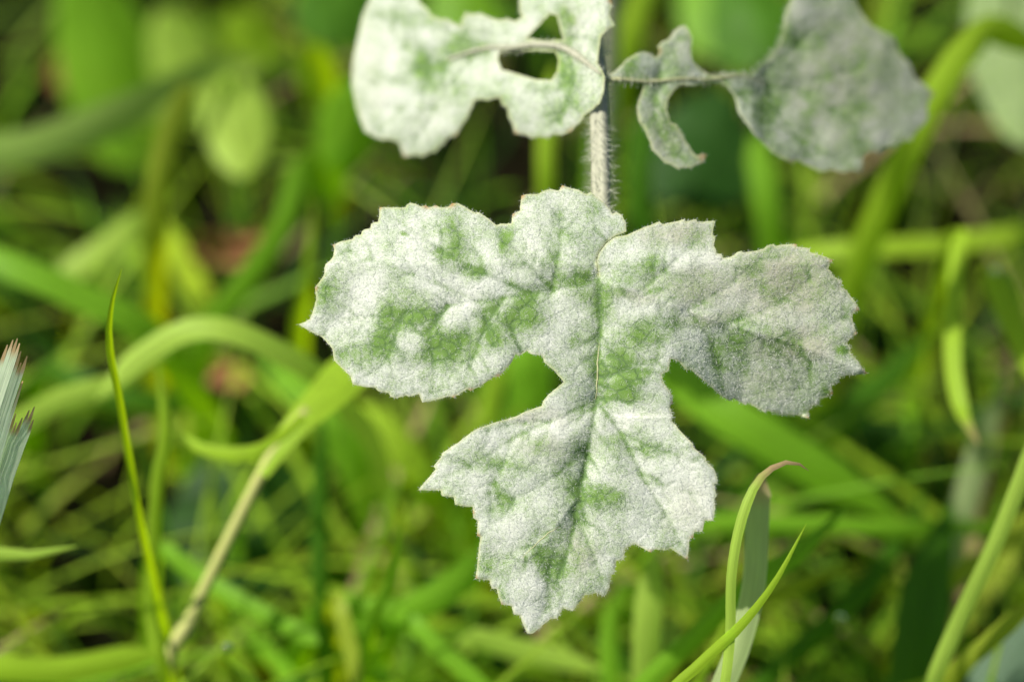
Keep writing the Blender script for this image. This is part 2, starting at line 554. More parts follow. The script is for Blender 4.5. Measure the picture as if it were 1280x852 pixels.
# ---------------- main leaflet
MAIN = [(373, 405.3), (387.3, 398.8), (389.7, 393), (395.5, 373.3), (393.8, 359.8), (405.3, 343.4), (405.3, 335.2), (407, 330), (414.4, 323.7),
        (416.8, 319.6), (417.7, 310.5), (415.7, 306), (424.2, 302.3), (440.7, 298.7), (442.3, 295.7), (444.8, 293.8), (451.3, 293.3), (452.2, 289.2),
        (455.5, 286.7), (462.9, 285.5), (463.7, 280.1), (467, 277.7), (472.7, 277.3), (473.9, 271), (474.4, 258.8), (491.6, 259.3), (506.4, 259.3),
        (508.9, 255.5), (513, 253.3), (519.5, 254.7), (526, 258), (532, 256.5), (536, 259.3), (545, 256.3), (550.8, 259.3), (560.6, 258.3), (564.7, 254.1),
        (573, 254), (580.7, 257.9), (592.9, 265.4), (599.4, 265.4), (608.8, 272), (621, 281.3), (625.7, 279.5), (638.9, 279.5), (639.8, 272.9),
        (640.8, 267.3), (644.5, 265.4), (650, 263.5), (650.1, 257.9), (651.6, 244.7), (657.7, 242.8), (672.7, 242.5), (678.3, 239.1), (687.7, 236.3),
        (699, 238.1), (702.7, 231.6), (710, 234), (723.4, 237.2), (732.8, 242.8), (738.4, 240), (745, 245.7), (755.3, 253.2), (762.8, 261.6),
        (765.6, 267.3), (770.3, 265), (777.8, 269.1), (782.5, 279.5), (783, 289.5), (778.5, 291.2), (768.3, 295.3), (757.0, 303.8), (747.7, 316.7), (745.5, 326.4), (747.9, 344),
        (748.4, 344), (746, 326.4), (748.2, 317), (757.4, 304.4), (768.7, 296), (783.3, 293.7), (801.4, 285.5), (824.4, 276.9), (828.5, 280.5), (842.4, 277.3), (855.6, 274), (856.9, 276.9),
        (870.4, 274), (871.7, 277.3), (893.7, 275.9), (891.8, 284.7), (890.9, 293.7), (894.5, 295.3), (893.4, 301.9), (891.8, 306), (894.5, 311),
        (895.9, 316.7), (901.6, 317.2), (904, 322.5), (911.5, 321.6), (916.4, 319.2), (921.3, 315), (927, 313.4), (928.7, 315.5), (944.3, 313.4),
        (954.2, 311), (959.1, 306.8), (967.2, 304.8), (968.6, 307.6), (976.3, 305.8), (995.4, 304.8), (996, 308.6), (1012.3, 310.4), (1012.3, 315),
        (1027, 318.9), (1041.4, 324.9), (1036.9, 329.4), (1034.4, 335), (1039.7, 340), (1040.4, 344.2), (1053, 351.3), (1050.3, 359), (1058.7, 362.5),
        (1060.8, 367.5), (1069.3, 377.3), (1074.2, 387.2), (1067.2, 390.7), (1065, 395.6), (1066.4, 403), (1071.3, 416.8), (1061.9, 423.6), (1058.8, 428.2),
        (1063.4, 434.3), (1062.6, 439.7), (1071, 449.6), (1084, 466.8), (1072.5, 467.9), (1058.8, 469), (1049.3, 470.9), (1049.3, 477.8), (1039.7, 480.8),
        (1039.7, 486.2), (1041.7, 491.5), (1035.9, 495.3), (1025.2, 498.4), (1023.7, 506), (1016, 505.6), (1010.8, 512.9), (1011, 522.8), (996.3, 518.2),
        (978, 518.2), (959.7, 512.9), (956.6, 515.9), (945.9, 509.8), (935.3, 503), (931.4, 506), (917.5, 497.6), (912.6, 500.9), (901, 494.4),
        (881.3, 476.3), (878.9, 475.5), (871.5, 468.9), (863.3, 461.5), (858.3, 463.1), (848.5, 451.6), (838.6, 447.8), (837, 455.7), (836.6, 463.1),
        (827, 468), (828.7, 477), (838.6, 490.2), (841, 503.4), (837.3, 507.3), (841.2, 521.5), (840, 525.8), (852.9, 541), (866.6, 554.7), (865.8, 557.8),
        (882.6, 572.3), (882.6, 576), (892.5, 585.2), (896.3, 595.9), (897, 604), (892.5, 604.5), (895.6, 619.7), (893.3, 622.8), (894, 635.8),
        (891.8, 650.7), (881, 650.3), (878, 664), (867.4, 664.4), (866.6, 671.6), (862, 673), (861.3, 684.6), (859.4, 698.6), (846.8, 690.7),
        (837.6, 684.9), (832.3, 687.6), (819.3, 686), (813.2, 689.9), (807, 686.9), (793.4, 679.2), (781.2, 685.3), (780, 699.3), (770.5, 700.6),
        (768.2, 716.8), (764, 718.5), (761.6, 734), (755.8, 745.3), (744.3, 740.7), (736.1, 743.1), (731.2, 743.1), (723, 753.8), (715.6, 763.3),
        (704, 759.6), (696.7, 772.7), (687.6, 772.7), (672, 786.7), (665.5, 791.6), (658.9, 790.8), (654.8, 781.8), (649.8, 768.6), (642.4, 767.3),
        (639.2, 756.3), (626.8, 755.1), (622.7, 744), (621, 735.7), (614.5, 734.9), (612, 725), (594.4, 722.5), (597, 702), (598.5, 684), (600.5, 671.3),
        (596.4, 668.9), (597.2, 650.8), (591.5, 646.7), (590.7, 632.7), (582.4, 633), (568.5, 630.3), (567.7, 621.2), (552, 619.3), (551.2, 613),
        (522.5, 612.2), (544.7, 586), (542, 582.7), (552, 569.6), (552, 566.3), (574.2, 551.5), (589, 540), (597.2, 535), (618.6, 527.7), (641.6, 521),
        (659.7, 512.9), (677, 507), (678.6, 501.4), (686, 492.3), (694.2, 485.8), (704.6, 477), (691.5, 462), (680.2, 452.6), (677.4, 444.2),
        (663.3, 442.3), (658.6, 438.5), (649.2, 445), (644.5, 442.3), (638.9, 453.5), (623.8, 470.4), (616.3, 471.4), (601.3, 481.7), (588.2, 488.3),
        (583.5, 486.4), (567.5, 496.7), (561, 495.4), (544.2, 499.8), (527.8, 502.8), (523.7, 492.4), (511.3, 495.7), (507.2, 494), (496.5, 497.4),
        (488.3, 495.7), (485.9, 490.8), (472.7, 488.7), (468.6, 484.2), (455.5, 483.4), (440.7, 480), (438.2, 470.2), (425.9, 458.7), (417.7, 450.5),
        (415.2, 435.7), (407, 425.9), (402, 421), (384.8, 412.7)]
V1 = [(748, 350), (750, 400), (748, 440), (745, 497), (735, 560), (722, 620), (712, 680), (690, 740), (668, 785)]
V2 = [(748, 350), (800, 365), (850, 385), (910, 405), (960, 420), (1010, 435), (1075, 463)]
V3 = [(748, 350), (690, 362), (630, 372), (570, 380), (511, 391), (455, 396), (380, 404)]
V4 = [(745, 500), (690, 525), (640, 548), (590, 580), (530, 607)]
V5 = [(745, 500), (775, 540), (800, 590), (830, 640), (858, 692)]
main_veins = [
    (V1, -9, 22, .75), (V2, 12, 30, -.45), (V3, -7, 24, .45), (V4, -6, 20, .6), (V5, -11, 26, .8),
    ([(660, 366), (600, 338), (560, 318), (478, 262)], -7, 14, .6), ([(600, 378), (540, 352), (480, 330), (418, 308)], -4, 12, .5),
    ([(630, 372), (606, 410), (585, 465), (580, 488)], -4, 10, .8), ([(560, 382), (538, 412), (542, 450), (540, 492)], -3.5, 11, .9),
    ([(511, 391), (500, 402), (490, 432), (478, 455), (443, 480)], -4, 13, .9), ([(538, 412), (525, 417), (511, 400)], -2, 8, .8),
    ([(690, 362), (700, 300), (700, 238)], -6, 16, .4), ([(690, 362), (650, 320), (622, 284)], -6, 14, .5), ([(745, 345), (760, 300), (770, 268)], -4, 12, .4),
    ([(800, 365), (850, 320), (892, 278)], -7, 16, .35), ([(860, 388), (920, 350), (968, 306)], -6, 16, .35), ([(910, 405), (970, 380), (1041, 326)], -5, 16, .3),
    ([(860, 388), (890, 430), (905, 492)], -7, 12, .5), ([(925, 410), (985, 450), (1008, 518)], -5, 12, .5), ([(960, 420), (1000, 440), (1024, 470), (1036, 490)], -4, 10, .5),
    ([(990, 430), (1030, 410), (1072, 388)], -4, 12, .4), ([(748, 472), (785, 464), (830, 466)], -5, 10, .9), ([(762, 445), (795, 455), (830, 445)], -4, 9, .9),
    ([(746, 497), (775, 500), (795, 508)], -4, 9, .8), ([(722, 620), (700, 650), (680, 680), (650, 700), (596, 722)], 6, 9, -.3), ([(718, 640), (740, 690), (757, 742)], -8, 11, .6),
    ([(690, 700), (684, 740), (690, 768)], -6, 10, .7), ([(735, 560), (700, 590), (650, 620), (592, 646)], -5, 14, .4), ([(775, 540), (820, 560), (880, 580)], -4, 14, .4),
    ([(800, 590), (845, 610), (893, 620)], -4, 14, .4), ([(690, 525), (640, 530), (600, 540)], -4, 8, .6), ([(640, 548), (620, 600), (600, 630)], -4, 12, .4),
    ([(735, 570), (726, 620), (735, 660)], -9, 9, .8), ([(652, 440), (640, 410), (652, 385)], -4, 8, .8), ([(606, 396), (612, 415), (618, 432)], -5, 7, 1.0),
]
main_blobs = [(571, 297, 18, 22, -.55), (557, 315, 24, 11, -.5), (592, 340, 12, 9, -.5), (631, 299, 9, 10, -.6), (506, 290, 6, 5, -.8), (497, 375, 22, 26, -.35),
              (480, 403, 18, 22, -.6), (483, 435, 26, 18, -.6), (525, 396, 26, 13, -.6), (547, 438, 20, 32, -.6), (571, 431, 20, 26, -.55), (606, 396, 12, 25, -.5),
              (617, 421, 10, 15, -.45), (652, 392, 24, 26, -.6), (434, 445, 18, 12, -.4), (409, 368, 14, 22, -.4), (703, 350, 24, 9, -.65), (733, 343, 14, 11, -.5),
              (733, 366, 16, 11, -.45), (723, 424, 14, 11, -.4), (638, 354, 18, 8, -.3), (803, 338, 30, 18, -.4), (949, 352, 10, 22, -.35), (957, 408, 11, 8, -.45),
              (919, 427, 14, 24, -.55), (893, 445, 10, 26, -.4), (934, 455, 14, 22, -.35), (810, 415, 30, 20, -.4), (776, 462, 32, 36, -.65), (770, 490, 26, 14, -.4), (754, 372, 12, 22, -.35),
              (1054, 441, 8, 7, -.8), (1033, 487, 8, 8, -.8), (1026, 321, 14, 7, -.5), (622, 583, 24, 13, -.5), (718, 628, 12, 26, -.6), (750, 616, 30, 13, -.55),
              (692, 708, 15, 38, -.65), (672, 690, 9, 14, -.4), (606, 708, 11, 15, -.5), (812, 563, 24, 9, -.4), (629, 741, 9, 13, -.5), (705, 592, 20, 12, -.3),
              (770, 560, 14, 24, -.3), (738, 262, 16, 18, -.3), (766, 275, 12, 12, -.25), (715, 300, 14, 10, -.2), (745, 410, 10, 40, -.3), (850, 400, 30, 9, -.3), (1000, 480, 20, 20, -.15),
              (529, 318, 34, 26, .3), (557, 394, 20, 14, .12), (589, 357, 42, 13, .35), (459, 371, 34, 36, .2), (575, 375, 24, 10, .3), (851, 321, 26, 20, .25), (930, 372, 24, 26, .25),
              (687, 527, 44, 14, .25), (660, 765, 24, 18, .3), (872, 622, 40, 55, .35), (611, 549, 38, 16, .25), (671, 735, 16, 20, .25), (790, 520, 40, 20, .2), (400, 406, 30, 12, .3),
              (820, 600, 40, 30, .25), (480, 478, 50, 12, .15), (640, 660, 26, 40, .1)]
main_buffs = [(985, 350, 85, 55, .95), (1000, 430, 70, 30, .9), (880, 360, 55, 30, .7), (850, 290, 55, 18, .75), (960, 480, 60, 30, .5), (860, 640, 30, 40, .3), (645, 520, 60, 11, .6), (725, 690, 22, 36, .6), (905, 395, 60, 10, .6),
              (800, 368, 50, 8, .5), (690, 560, 50, 18, .35), (1050, 400, 30, 50, .4)]
main_tips = [(474, 259, 3), (415, 306, 3), (564, 254, 5), (533, 257, 4), (545, 256, 3), (652, 245, 4), (641, 267, 3), (703, 232, 3), (1084, 467, 6), (1041, 325, 4), (1074, 387, 4), (1071, 417, 3),
             (1042, 491, 4), (995, 305, 3), (588, 488, 3), (623, 470, 3), (590, 640, 3), (597, 669, 3), (859, 698, 3), (866, 672, 3), (813, 690, 3), (394, 360, 3), (568, 497, 3), (841, 503, 2), (1011, 522, 3), (626, 755, 3), (594, 722, 3)]
SLIT = [(748, 345), (745.5, 326.4), (747.8, 317), (757.2, 303.9), (768.5, 295.4), (783, 292), (801, 285)]


def main_extra(P):
    dd, par, side = seg_dist(P, SLIT)
    lift = np.where((side > 0) & (P[:, 0] > 745) & (P[:, 1] < 350), 5 * np.exp(-dd / 22) * np.clip(par * 2.2, 0, 1), 0)
    low = np.where((side < 0) & (P[:, 1] < 350), -2 * np.exp(-dd / 14) * np.clip(par * 2.2, 0, 1), 0)
    # lobes arch and droop a little towards their ends, the blade swells between the veins
    arch = -((P[:, 0] - 700) / 330) ** 2 * 26 - np.clip((P[:, 1] - 560) / 230, 0, 2) ** 2 * 14
    # lower half of the side lobe slopes away under its ridge; upper edge of the other rolls up
    d2, p2, s2 = seg_dist(P, V2)
    arch += np.where((s2 > 0) & (P[:, 0] > 838) & (P[:, 1] < 526), -d2 * .5 * np.clip((P[:, 0] - 838) / 90, 0, 1), 0)
    d5, p5, s5 = seg_dist(P, V5)
    arch += np.where((P[:, 0] > 760) & (P[:, 1] > 520) & (s5 < 0), np.minimum(d5, 70) * .20, 0)
    # the middle of the blade is tilted away from the sun
    arch += -9 * np.exp(-(((P[:, 0] - 715) / 55) ** 2 + ((P[:, 1] - 420) / 60) ** 2))
    return lift + low + arch


hog = empty('hogweed_plant', (0.028, 0.150, 0.0))
tag(hog, 'hairy hogweed leaf of three lobed leaflets, thickly whitened by powdery mildew', 'plant')
bpy.context.view_layer.update()
main_leaf, mp_, mv_ = leaf_mesh('leaflet', MAIN, [], 2.4, lambda x, y: 0.0 + (0.006 * max(0, (330 - y)) / 90), main_veins, main_blobs, main_buffs, hog, .72, 1.0,
                                main_tips, .5, 1.0, main_extra, 42000)
main_leaf['label'] = 'sharply toothed end leaflet with three spreading lobes'

# ---------------- upper leaflet with two holes
UL = [(500, -40), (470, -18), (461, 2), (453.5, 18.8), (447.6, 44.6), (440.6, 77.5), (439.4, 105.6), (445.3, 136), (455.8, 164.3), (464, 169), (474.6, 173.7), (484, 174), (493.4, 176),
      (499.2, 179.6), (502, 188), (504.6, 197), (510, 196), (516.9, 193.7), (522, 194), (528.6, 196), (536, 191), (545, 190), (549, 184), (554.4, 180.8), (561, 172), (570.8, 169), (576, 158), (582.6, 150), (588, 137), (593.4, 124.9),
      (602, 124), (611, 125.5), (618, 123), (625.7, 122.6), (628, 131.5), (633.5, 133.8), (635.7, 147), (640, 153.8), (643.5, 167.2), (655.8, 167.7), (664.7, 172.8), (674, 171), (684.8, 172.8), (693, 168), (702, 169),
      (713.8, 165), (719, 158), (725, 153.8), (731.6, 142.7), (741, 137), (749.4, 129.3), (753, 120), (755, 111.5), (756, 95.9), (752, 87), (747, 80), (749, 60), (751.7, 44.6), (760, 37), (768.4, 32.3), (764, 24), (762.8, 17.8), (766, 8),
      (764, 0), (768, -14), (760, -30), (735, -38), (700, -34), (676, -26), (655, -14), (649, 0), (649, 15.6), (653.6, 21), (644.7, 26.8), (634.6, 23.4), (624.6, 25.6), (613.4, 22.3), (600, 16.7), (591, 18), (582, 15.6), (576.7, 25.8),
      (578, 33), (566, 28), (558, 23.5), (550, 24), (540.3, 21), (534.5, 11.7), (524, 2.3), (520, -20)]
UL_H = [[(658, 48), (670, 36), (687, 17.8), (696, 20), (700.4, 38), (704, 50), (690, 50.5), (676, 50.5)],
        [(624.6, 64.7), (653.6, 63.5), (693.7, 64.7), (698, 75.8), (696.5, 89.2), (689.3, 100.3), (669, 99.2), (647, 92.5), (626.8, 87), (622.4, 73.6)]]
ul_veins = [([(752, 92), (712, 60), (698, 57), (650, 58), (600, 58), (560, 75), (500, 95), (445, 110)], -8, 26, .3), ([(600, 60), (560, 110), (535, 150), (510, 190)], -7, 22, .4),
            ([(600, 58), (560, 40), (530, 20)], -6, 20, .4), ([(540, 82), (500, 50), (470, 10)], -6, 20, .4), ([(708, 60), (715, 100), (695, 165)], -8, 18, .7), ([(708, 58), (730, 30), (750, 0)], -6, 16, .4),
            ([(560, 78), (520, 120), (470, 165)], -5, 20, .4)]
ul_blobs = [(528, 85, 12, 18, -.6), (573, 55, 14, 16, -.5), (606, 62, 10, 10, -.5), (545, 108, 14, 9, -.3), (500, 28, 30, 12, -.25), (708, 95, 16, 16, -.5), (720, 130, 12, 22, -.3), (700, 75, 10, 14, -.5),
            (500, 95, 10, 8, -.25), (690, 108, 24, 8, -.3), (470, 60, 40, 60, .25), (500, 150, 50, 30, .2), (640, 42, 26, 12, .2), (640, 110, 16, 12, .2), (735, 15, 24, 26, .2), (670, 140, 24, 22, -.08), (712, 20, 8, 16, -.4)]
ul, ulp, ulv = leaf_mesh('leaflet', UL, UL_H, 3.6, lambda x, y: 0.016 + 0.036 * max(0, (756 - x) / 316) ** .8 + .00004 * max(0, 100 - y), ul_veins, ul_blobs, [(712, 22, 9, 18, .8), (460, 90, 30, 70, .15)], hog, .60, 1.2,
                         [(504, 197, 4), (571, 169, 3), (643, 167, 4), (714, 165, 4), (764, 0, 4)], .6, 2.0, lambda P: -np.clip((500 - P[:, 0]) / 50, 0, 2) ** 2 * 9 - np.clip((P[:, 1] - 120) / 50, 0, 2) ** 2 * 4, 14000, 1.4)
ul['label'] = 'white side leaflet eaten into two holes beside its midrib'

# ---------------- grey upper leaflet with a narrow lobed neck
UR = [(757, 97), (770, 88), (784, 74), (792, 69), (800.5, 64.6), (810, 66), (820, 72), (824.5, 66), (822, 58), (828, 52), (834, 50), (838, 45.8), (843, 38), (849.8, 33), (856, 32), (861, 38), (865, 48), (864, 56), (864, 64.6), (865, 74), (868.6, 81), (876, 87),
      (884, 92), (892, 95), (912, 95.6), (929.6, 94), (938.7, 95.6), (946.5, 88), (957, 77), (968.5, 64.6), (973, 57), (976, 49), (979, 34), (980, 20.7), (984, 10), (989, 0), (1000, -30), (1030, -44), (1058, -30), (1068, 0), (1072, 9), (1075.7, 15.5), (1083, 26), (1091, 33.6),
      (1104, 40), (1118.3, 47.8), (1119.6, 59.4), (1127, 69), (1135, 77.5), (1139, 82.7), (1141, 93), (1148, 100.7), (1158, 108), (1167.4, 117.5), (1160, 128), (1158.3, 137), (1160, 146), (1155.7, 155), (1146, 164), (1137.7, 175.7), (1128, 176), (1117, 183), (1107, 184), (1099, 191),
      (1091, 189), (1083.4, 191), (1078, 197), (1078, 207), (1076, 215.5), (1064, 213), (1052.4, 216), (1040, 212), (1026.6, 215), (1010, 207), (995.6, 200), (990.4, 203.5), (977, 197), (964.6, 190.5), (955, 180), (944, 171), (938, 162), (930, 151), (922, 140), (920, 128),
      (915.5, 117), (908, 108), (900, 103.5), (890, 102.5), (882.7, 102.5), (872, 106), (861.5, 107), (853, 105), (847.5, 108), (842, 114), (838, 119), (834, 128), (833, 137), (836, 146), (838, 153.8), (845, 155), (850, 163), (855, 173), (861.5, 182), (865, 189), (871, 195), (878, 192), (882.7, 193.7), (880, 201),
      (875.6, 205), (870, 206), (864, 210), (856, 209), (847.5, 211.5), (839, 206), (831, 203.5), (823, 195), (814.6, 187), (811, 174), (805, 161), (799, 153), (797, 144), (796, 134), (798, 125.6), (803, 113), (805, 104), (786, 104), (768, 103)]
ur_veins = [([(762, 100), (805, 99), (850, 99), (900, 99), (960, 108), (1040, 118), (1120, 120), (1165, 118)], -7, 22, .3), ([(905, 100), (950, 140), (1000, 175), (1075, 213)], -7, 20, .5), ([(940, 105), (980, 70), (1020, 30), (1040, -20)], -7, 22, .5),
            ([(1000, 115), (1060, 150), (1110, 180)], -5, 16, .5), ([(985, 112), (1050, 90), (1125, 75)], -5, 18, .4), ([(960, 120), (990, 165), (1020, 210)], -5, 14, .5), ([(822, 95), (830, 75), (852, 42)], -6, 12, .4), ([(822, 102), (818, 140), (835, 190), (875, 200)], -7, 12, .4)]
ur_blobs = [(935, 112, 16, 10, -.5), (965, 125, 22, 14, -.45), (952, 140, 16, 16, -.4), (1005, 140, 14, 10, -.35), (1010, 155, 10, 12, -.3), (1080, 140, 22, 12, -.3), (1115, 150, 14, 12, -.3), (990, 70, 14, 30, -.25), (985, 30, 8, 30, -.3), (962, 170, 10, 10, -.4),
            (1000, 135, 14, 9, .3), (1050, 92, 16, 7, .3), (1100, 175, 12, 8, .35), (985, 65, 10, 8, .25), (1030, 115, 14, 8, .25), (935, 145, 8, 14, .25), (790, 85, 14, 10, -.5), (845, 150, 9, 20, -.3), (815, 100, 12, 20, -.25), (850, 85, 14, 12, -.25), (828, 120, 8, 30, .1)]
ur, urp, urv = leaf_mesh('leaflet', UR, [], 3.6, lambda x, y: 0.021 + 0.014 * min(1, max(0, (x - 756) / 200)) - .004 * max(0, (x - 956) / 200), ur_veins, ur_blobs, [(1060, 90, 130, 130, .85), (830, 170, 40, 50, .8), (850, 60, 30, 40, .4), (960, 130, 60, 60, .3)], hog, .62, 1.2,
                         [(880, 196, 6), (1167, 117, 4), (823, 64, 4), (1076, 215, 3), (990, 203, 3)], .6, 3.0,
                         lambda P: -np.clip((P[:, 0] - 940) / 200, 0, 2) * 125 + np.clip((P[:, 1] - 100) / 100, -1, 1.2) * 25, 12000, 1.3)
ur['label'] = 'grey side leaflet with a narrow lobed neck and fan-shaped end'

# ---------------- rachis, petiole and veins that stand out
ra = catmull([tuple(at(748, 356, .0025)), tuple(at(751, 300, .012)), tuple(at(751, 240, .017)), tuple(at(750, 170, .021)), tuple(at(747, 105, .0235)), tuple(at(742, 60, .027)), tuple(at(736, 10, .031)), tuple(at(734, -40, .036))], 46)
vs, fs = tube(ra, [0.0011 + 0.0011 * min(1, i / 8) for i in range(46)], 20, (-.35, .3))
rach = link_mesh('rachis', vs, fs, M_RACHIS, hog)
rach['label'] = 'pale grooved hairy leaf stalk joining the leaflets'
hp, hd, hl = [], [], []
for k in range(1150):
    i = RNG.uniform(6, 45); j = int(i); c = Vector(ra[j]) + (Vector(ra[min(j + 1, 45)]) - Vector(ra[j])) * (i - j)
    t = (Vector(ra[min(j + 1, 45)]) - Vector(ra[max(j - 1, 0)])).normalized()
    s = t.cross(FWD).normalized(); a = RNG.uniform(0, 2 * math.pi)
    d = s * math.cos(a) - FWD * math.sin(a)
    hp.append(c + d * .0020); hd.append(d + t * RNG.normal(-.15, .3)); hl.append(RNG.uniform(.0010, .0036))
vs, fs = hairs(hp, hd, hl, .00009, .22)
tag(link_mesh('hair', vs, fs, M_PHAIR, rach, smooth=False), kind='stuff')
pe = catmull([tuple(ra[-1]), tuple(at(736, -90, .045)), (0.025, 0.128, 0.262), (0.0275, 0.158, 0.225), (0.0285, 0.163, 0.13), (0.028, 0.152, 0.0)], 40)
vs, fs = tube(pe, [0.0022 + .0012 * i / 39 for i in range(40)], 14, (-.35, .2))
link_mesh('petiole', vs, fs, M_RACHIS, hog)


def surf(P, verts, x, y):
    k = int(np.argmin((P[:, 0] - x) ** 2 + (P[:, 1] - y) ** 2))
    return verts[k]


def vein_tube(parent, P, verts, pl, r0, r1, lift, mat=M_VEIN, hairn=0):
    pts = catmull(pl, 26)
    path = [surf(P, verts, x, y) - FWD * lift for x, y in pts]
    path = [path[0]] + [(path[i - 1] + path[i] * 2 + path[i + 1]) / 4 for i in range(1, 25)] + [path[-1]]
    vs, fs = tube([tuple(p) for p in path], [(r0 + (r1 - r0) * i / 25) * (.15 + .85 * math.sin(math.pi * i / 25) ** .6) for i in range(26)], 8)
    o = link_mesh('vein', vs, fs, mat, parent)
    if hairn:
        hp, hd, hl = [], [], []
        for k in range(hairn):
            j = int(RNG.integers(1, 25)); t = (path[j + 1] - path[j - 1]).normalized() if j < 25 else Vector((1, 0, 0))
            s = t.cross(FWD).normalized(); a = RNG.uniform(0, 2 * math.pi); d = s * math.cos(a) - FWD * math.sin(a)
            hp.append(path[j] + d * r0 * .8); hd.append(d); hl.append(RNG.uniform(.0006, .0016))
        v_, f_ = hairs(hp, hd, hl, .00008, .3)
        return o, (v_, f_)
    return o


vein_tube(main_leaf, mp_, mv_, [(749, 425), (748, 440), (747, 465), (745, 500)], .00016, .00026, -.00005)
vein_tube(main_leaf, mp_, mv_, [(702, 656), (683, 668), (668, 682), (648, 702)], .00014, .00010, -.00004)
# thick midrib that bridges the holes of the upper leaflet
mid = [surf(ulp, ulv, x, y) - FWD * .0004 for x, y in [(752, 95), (735, 82), (712, 64), (690, 55), (665, 57), (640, 59), (612, 60), (585, 66), (560, 76)]]
mpth = catmull([tuple(p) for p in mid], 30)
vs, fs = tube(mpth, [.0010 * min(1, .2 + i / 8) - .0006 * i / 29 for i in range(30)], 10)
mr = link_mesh('midrib', vs, fs, M_RACHIS, ul)
hp, hd, hl = [], [], []
for k in range(420):
    j = int(RNG.integers(1, 29)); t = (Vector(mpth[j + 1]) - Vector(mpth[j - 1])).normalized()
    s = t.cross(FWD).normalized(); a = RNG.uniform(0, 2 * math.pi); d = s * math.cos(a) - FWD * math.sin(a)
    hp.append(Vector(mpth[j]) + d * .001); hd.append(d - UPV * .3); hl.append(RNG.uniform(.0006, .0016))
vs, fs = hairs(hp, hd, hl, .00008, .3)
tag(link_mesh('hair', vs, fs, M_PHAIR, ul, smooth=False), kind='stuff')
# petiolule of the grey leaflet
pp_ = catmull([tuple(at(752, 101, .024))] + [tuple(surf(urp, urv, x, y) - FWD * .0003) for x, y in [(772, 99), (810, 101), (850, 101), (890, 99), (925, 97), (960, 107)]], 30)
vs, fs = tube(pp_, [.00055 - .00045 * i / 29 for i in range(30)], 10)
pt = link_mesh('midrib', vs, fs, M_VEIN, ur)
hp, hd, hl = [], [], []
for k in range(420):
    j = int(RNG.integers(1, 29)); t = (Vector(pp_[j + 1]) - Vector(pp_[j - 1])).normalized()
    s = t.cross(FWD).normalized(); a = RNG.uniform(0, 2 * math.pi); d = s * math.cos(a) - FWD * math.sin(a)
    hp.append(Vector(pp_[j]) + d * .0008); hd.append(d - UPV * .35); hl.append(RNG.uniform(.0006, .0016))
for k in range(160):          # hairs on the bare edge above the neck
    x = RNG.uniform(900, 985); e = np.interp(x, [900, 938, 957, 968, 976, 985], [95.6, 95.6, 77, 64.6, 49, 8])
    q = surf(urp, urv, x, e)
    hp.append(q); hd.append(UPV * .8 - RIGHT * .6); hl.append(RNG.uniform(.0006, .0018))
vs, fs = hairs(hp, hd, hl, .00008, .3)
tag(link_mesh('hair', vs, fs, M_PHAIR, ur, smooth=False), kind='stuff')

# ------------------------------------------------------------------ grass blades
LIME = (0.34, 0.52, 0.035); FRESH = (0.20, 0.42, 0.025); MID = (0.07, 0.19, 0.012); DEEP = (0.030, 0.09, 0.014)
BLUE = (0.66, 0.75, 0.57); GREY = (0.30, 0.38, 0.17); STRAW = (0.36, 0.32, 0.13); OLIVE = (0.30, 0.38, 0.035); PALE = (0.39, 0.56, 0.085)


def blade_geo(path, widths, roll=0.0, fold=.25, across=5, curl=0.0):
    """a ribbon with a folded midrib; path n x 3"""
    vs, uv, fs = [], [], []
    n = len(path)
    for i in range(n):
        t = Vector(path[min(i + 1, n - 1)]) - Vector(path[max(i - 1, 0)]); t.normalize()
        view = (Vector(path[i]) - CAM).normalized()
        s = t.cross(view)
        if s.length < 1e-4: s = RIGHT.copy()
        s.normalize()
        s = Matrix.Rotation(roll + curl * i / n, 3, t) @ s
        nn = s.cross(t)
        w = widths[i] / 2
        for k in range(across):
            u = -1 + 2 * k / (across - 1)
            vs.append(Vector(path[i]) + s * (u * w) + nn * (abs(u) * w * fold))
            uv.append((u * .5 + .5, i / (n - 1), 0))
    for i in range(n - 1):
        for k in range(across - 1):
            a = i * across + k
            fs.append((a, a + 1, a + across + 1, a + across))
    return vs, fs, uv


def prof(kind, t):
    if kind == 'tip': return max(.03, min(1, .55 + 1.6 * t) * (1 - max(0, (t - .35) / .65) ** 2.2))
    if kind == 'long': return max(.03, min(1, .7 + t) * (1 - max(0, (t - .72) / .28) ** 2.0))
    if kind == 'blunt': return min(1, .75 + t) * (1 if t < .97 else .8)
    if kind == 'through': return 1.0
    return 1.0


def rooted(P):
    """carry the first point of a path down to the soil"""
    p0, p1 = Vector(P[0]), Vector(P[1])
    if p0.z < .012: return P
    d = p0 - p1
    h = Vector((d.x, d.y, 0))
    h = h.normalized() * min(h.length, .02) if h.length > 1e-5 else Vector((0, 0, 0))
    steps = max(2, int(p0.z / .04))
    pre = []
    for k in range(steps, 0, -1):
        f = k / steps
        pre.append(tuple(p0 + h * (1 - (1 - f) ** 2) * .9 + Vector((0, 0, -p0.z * f))))
    return pre + P


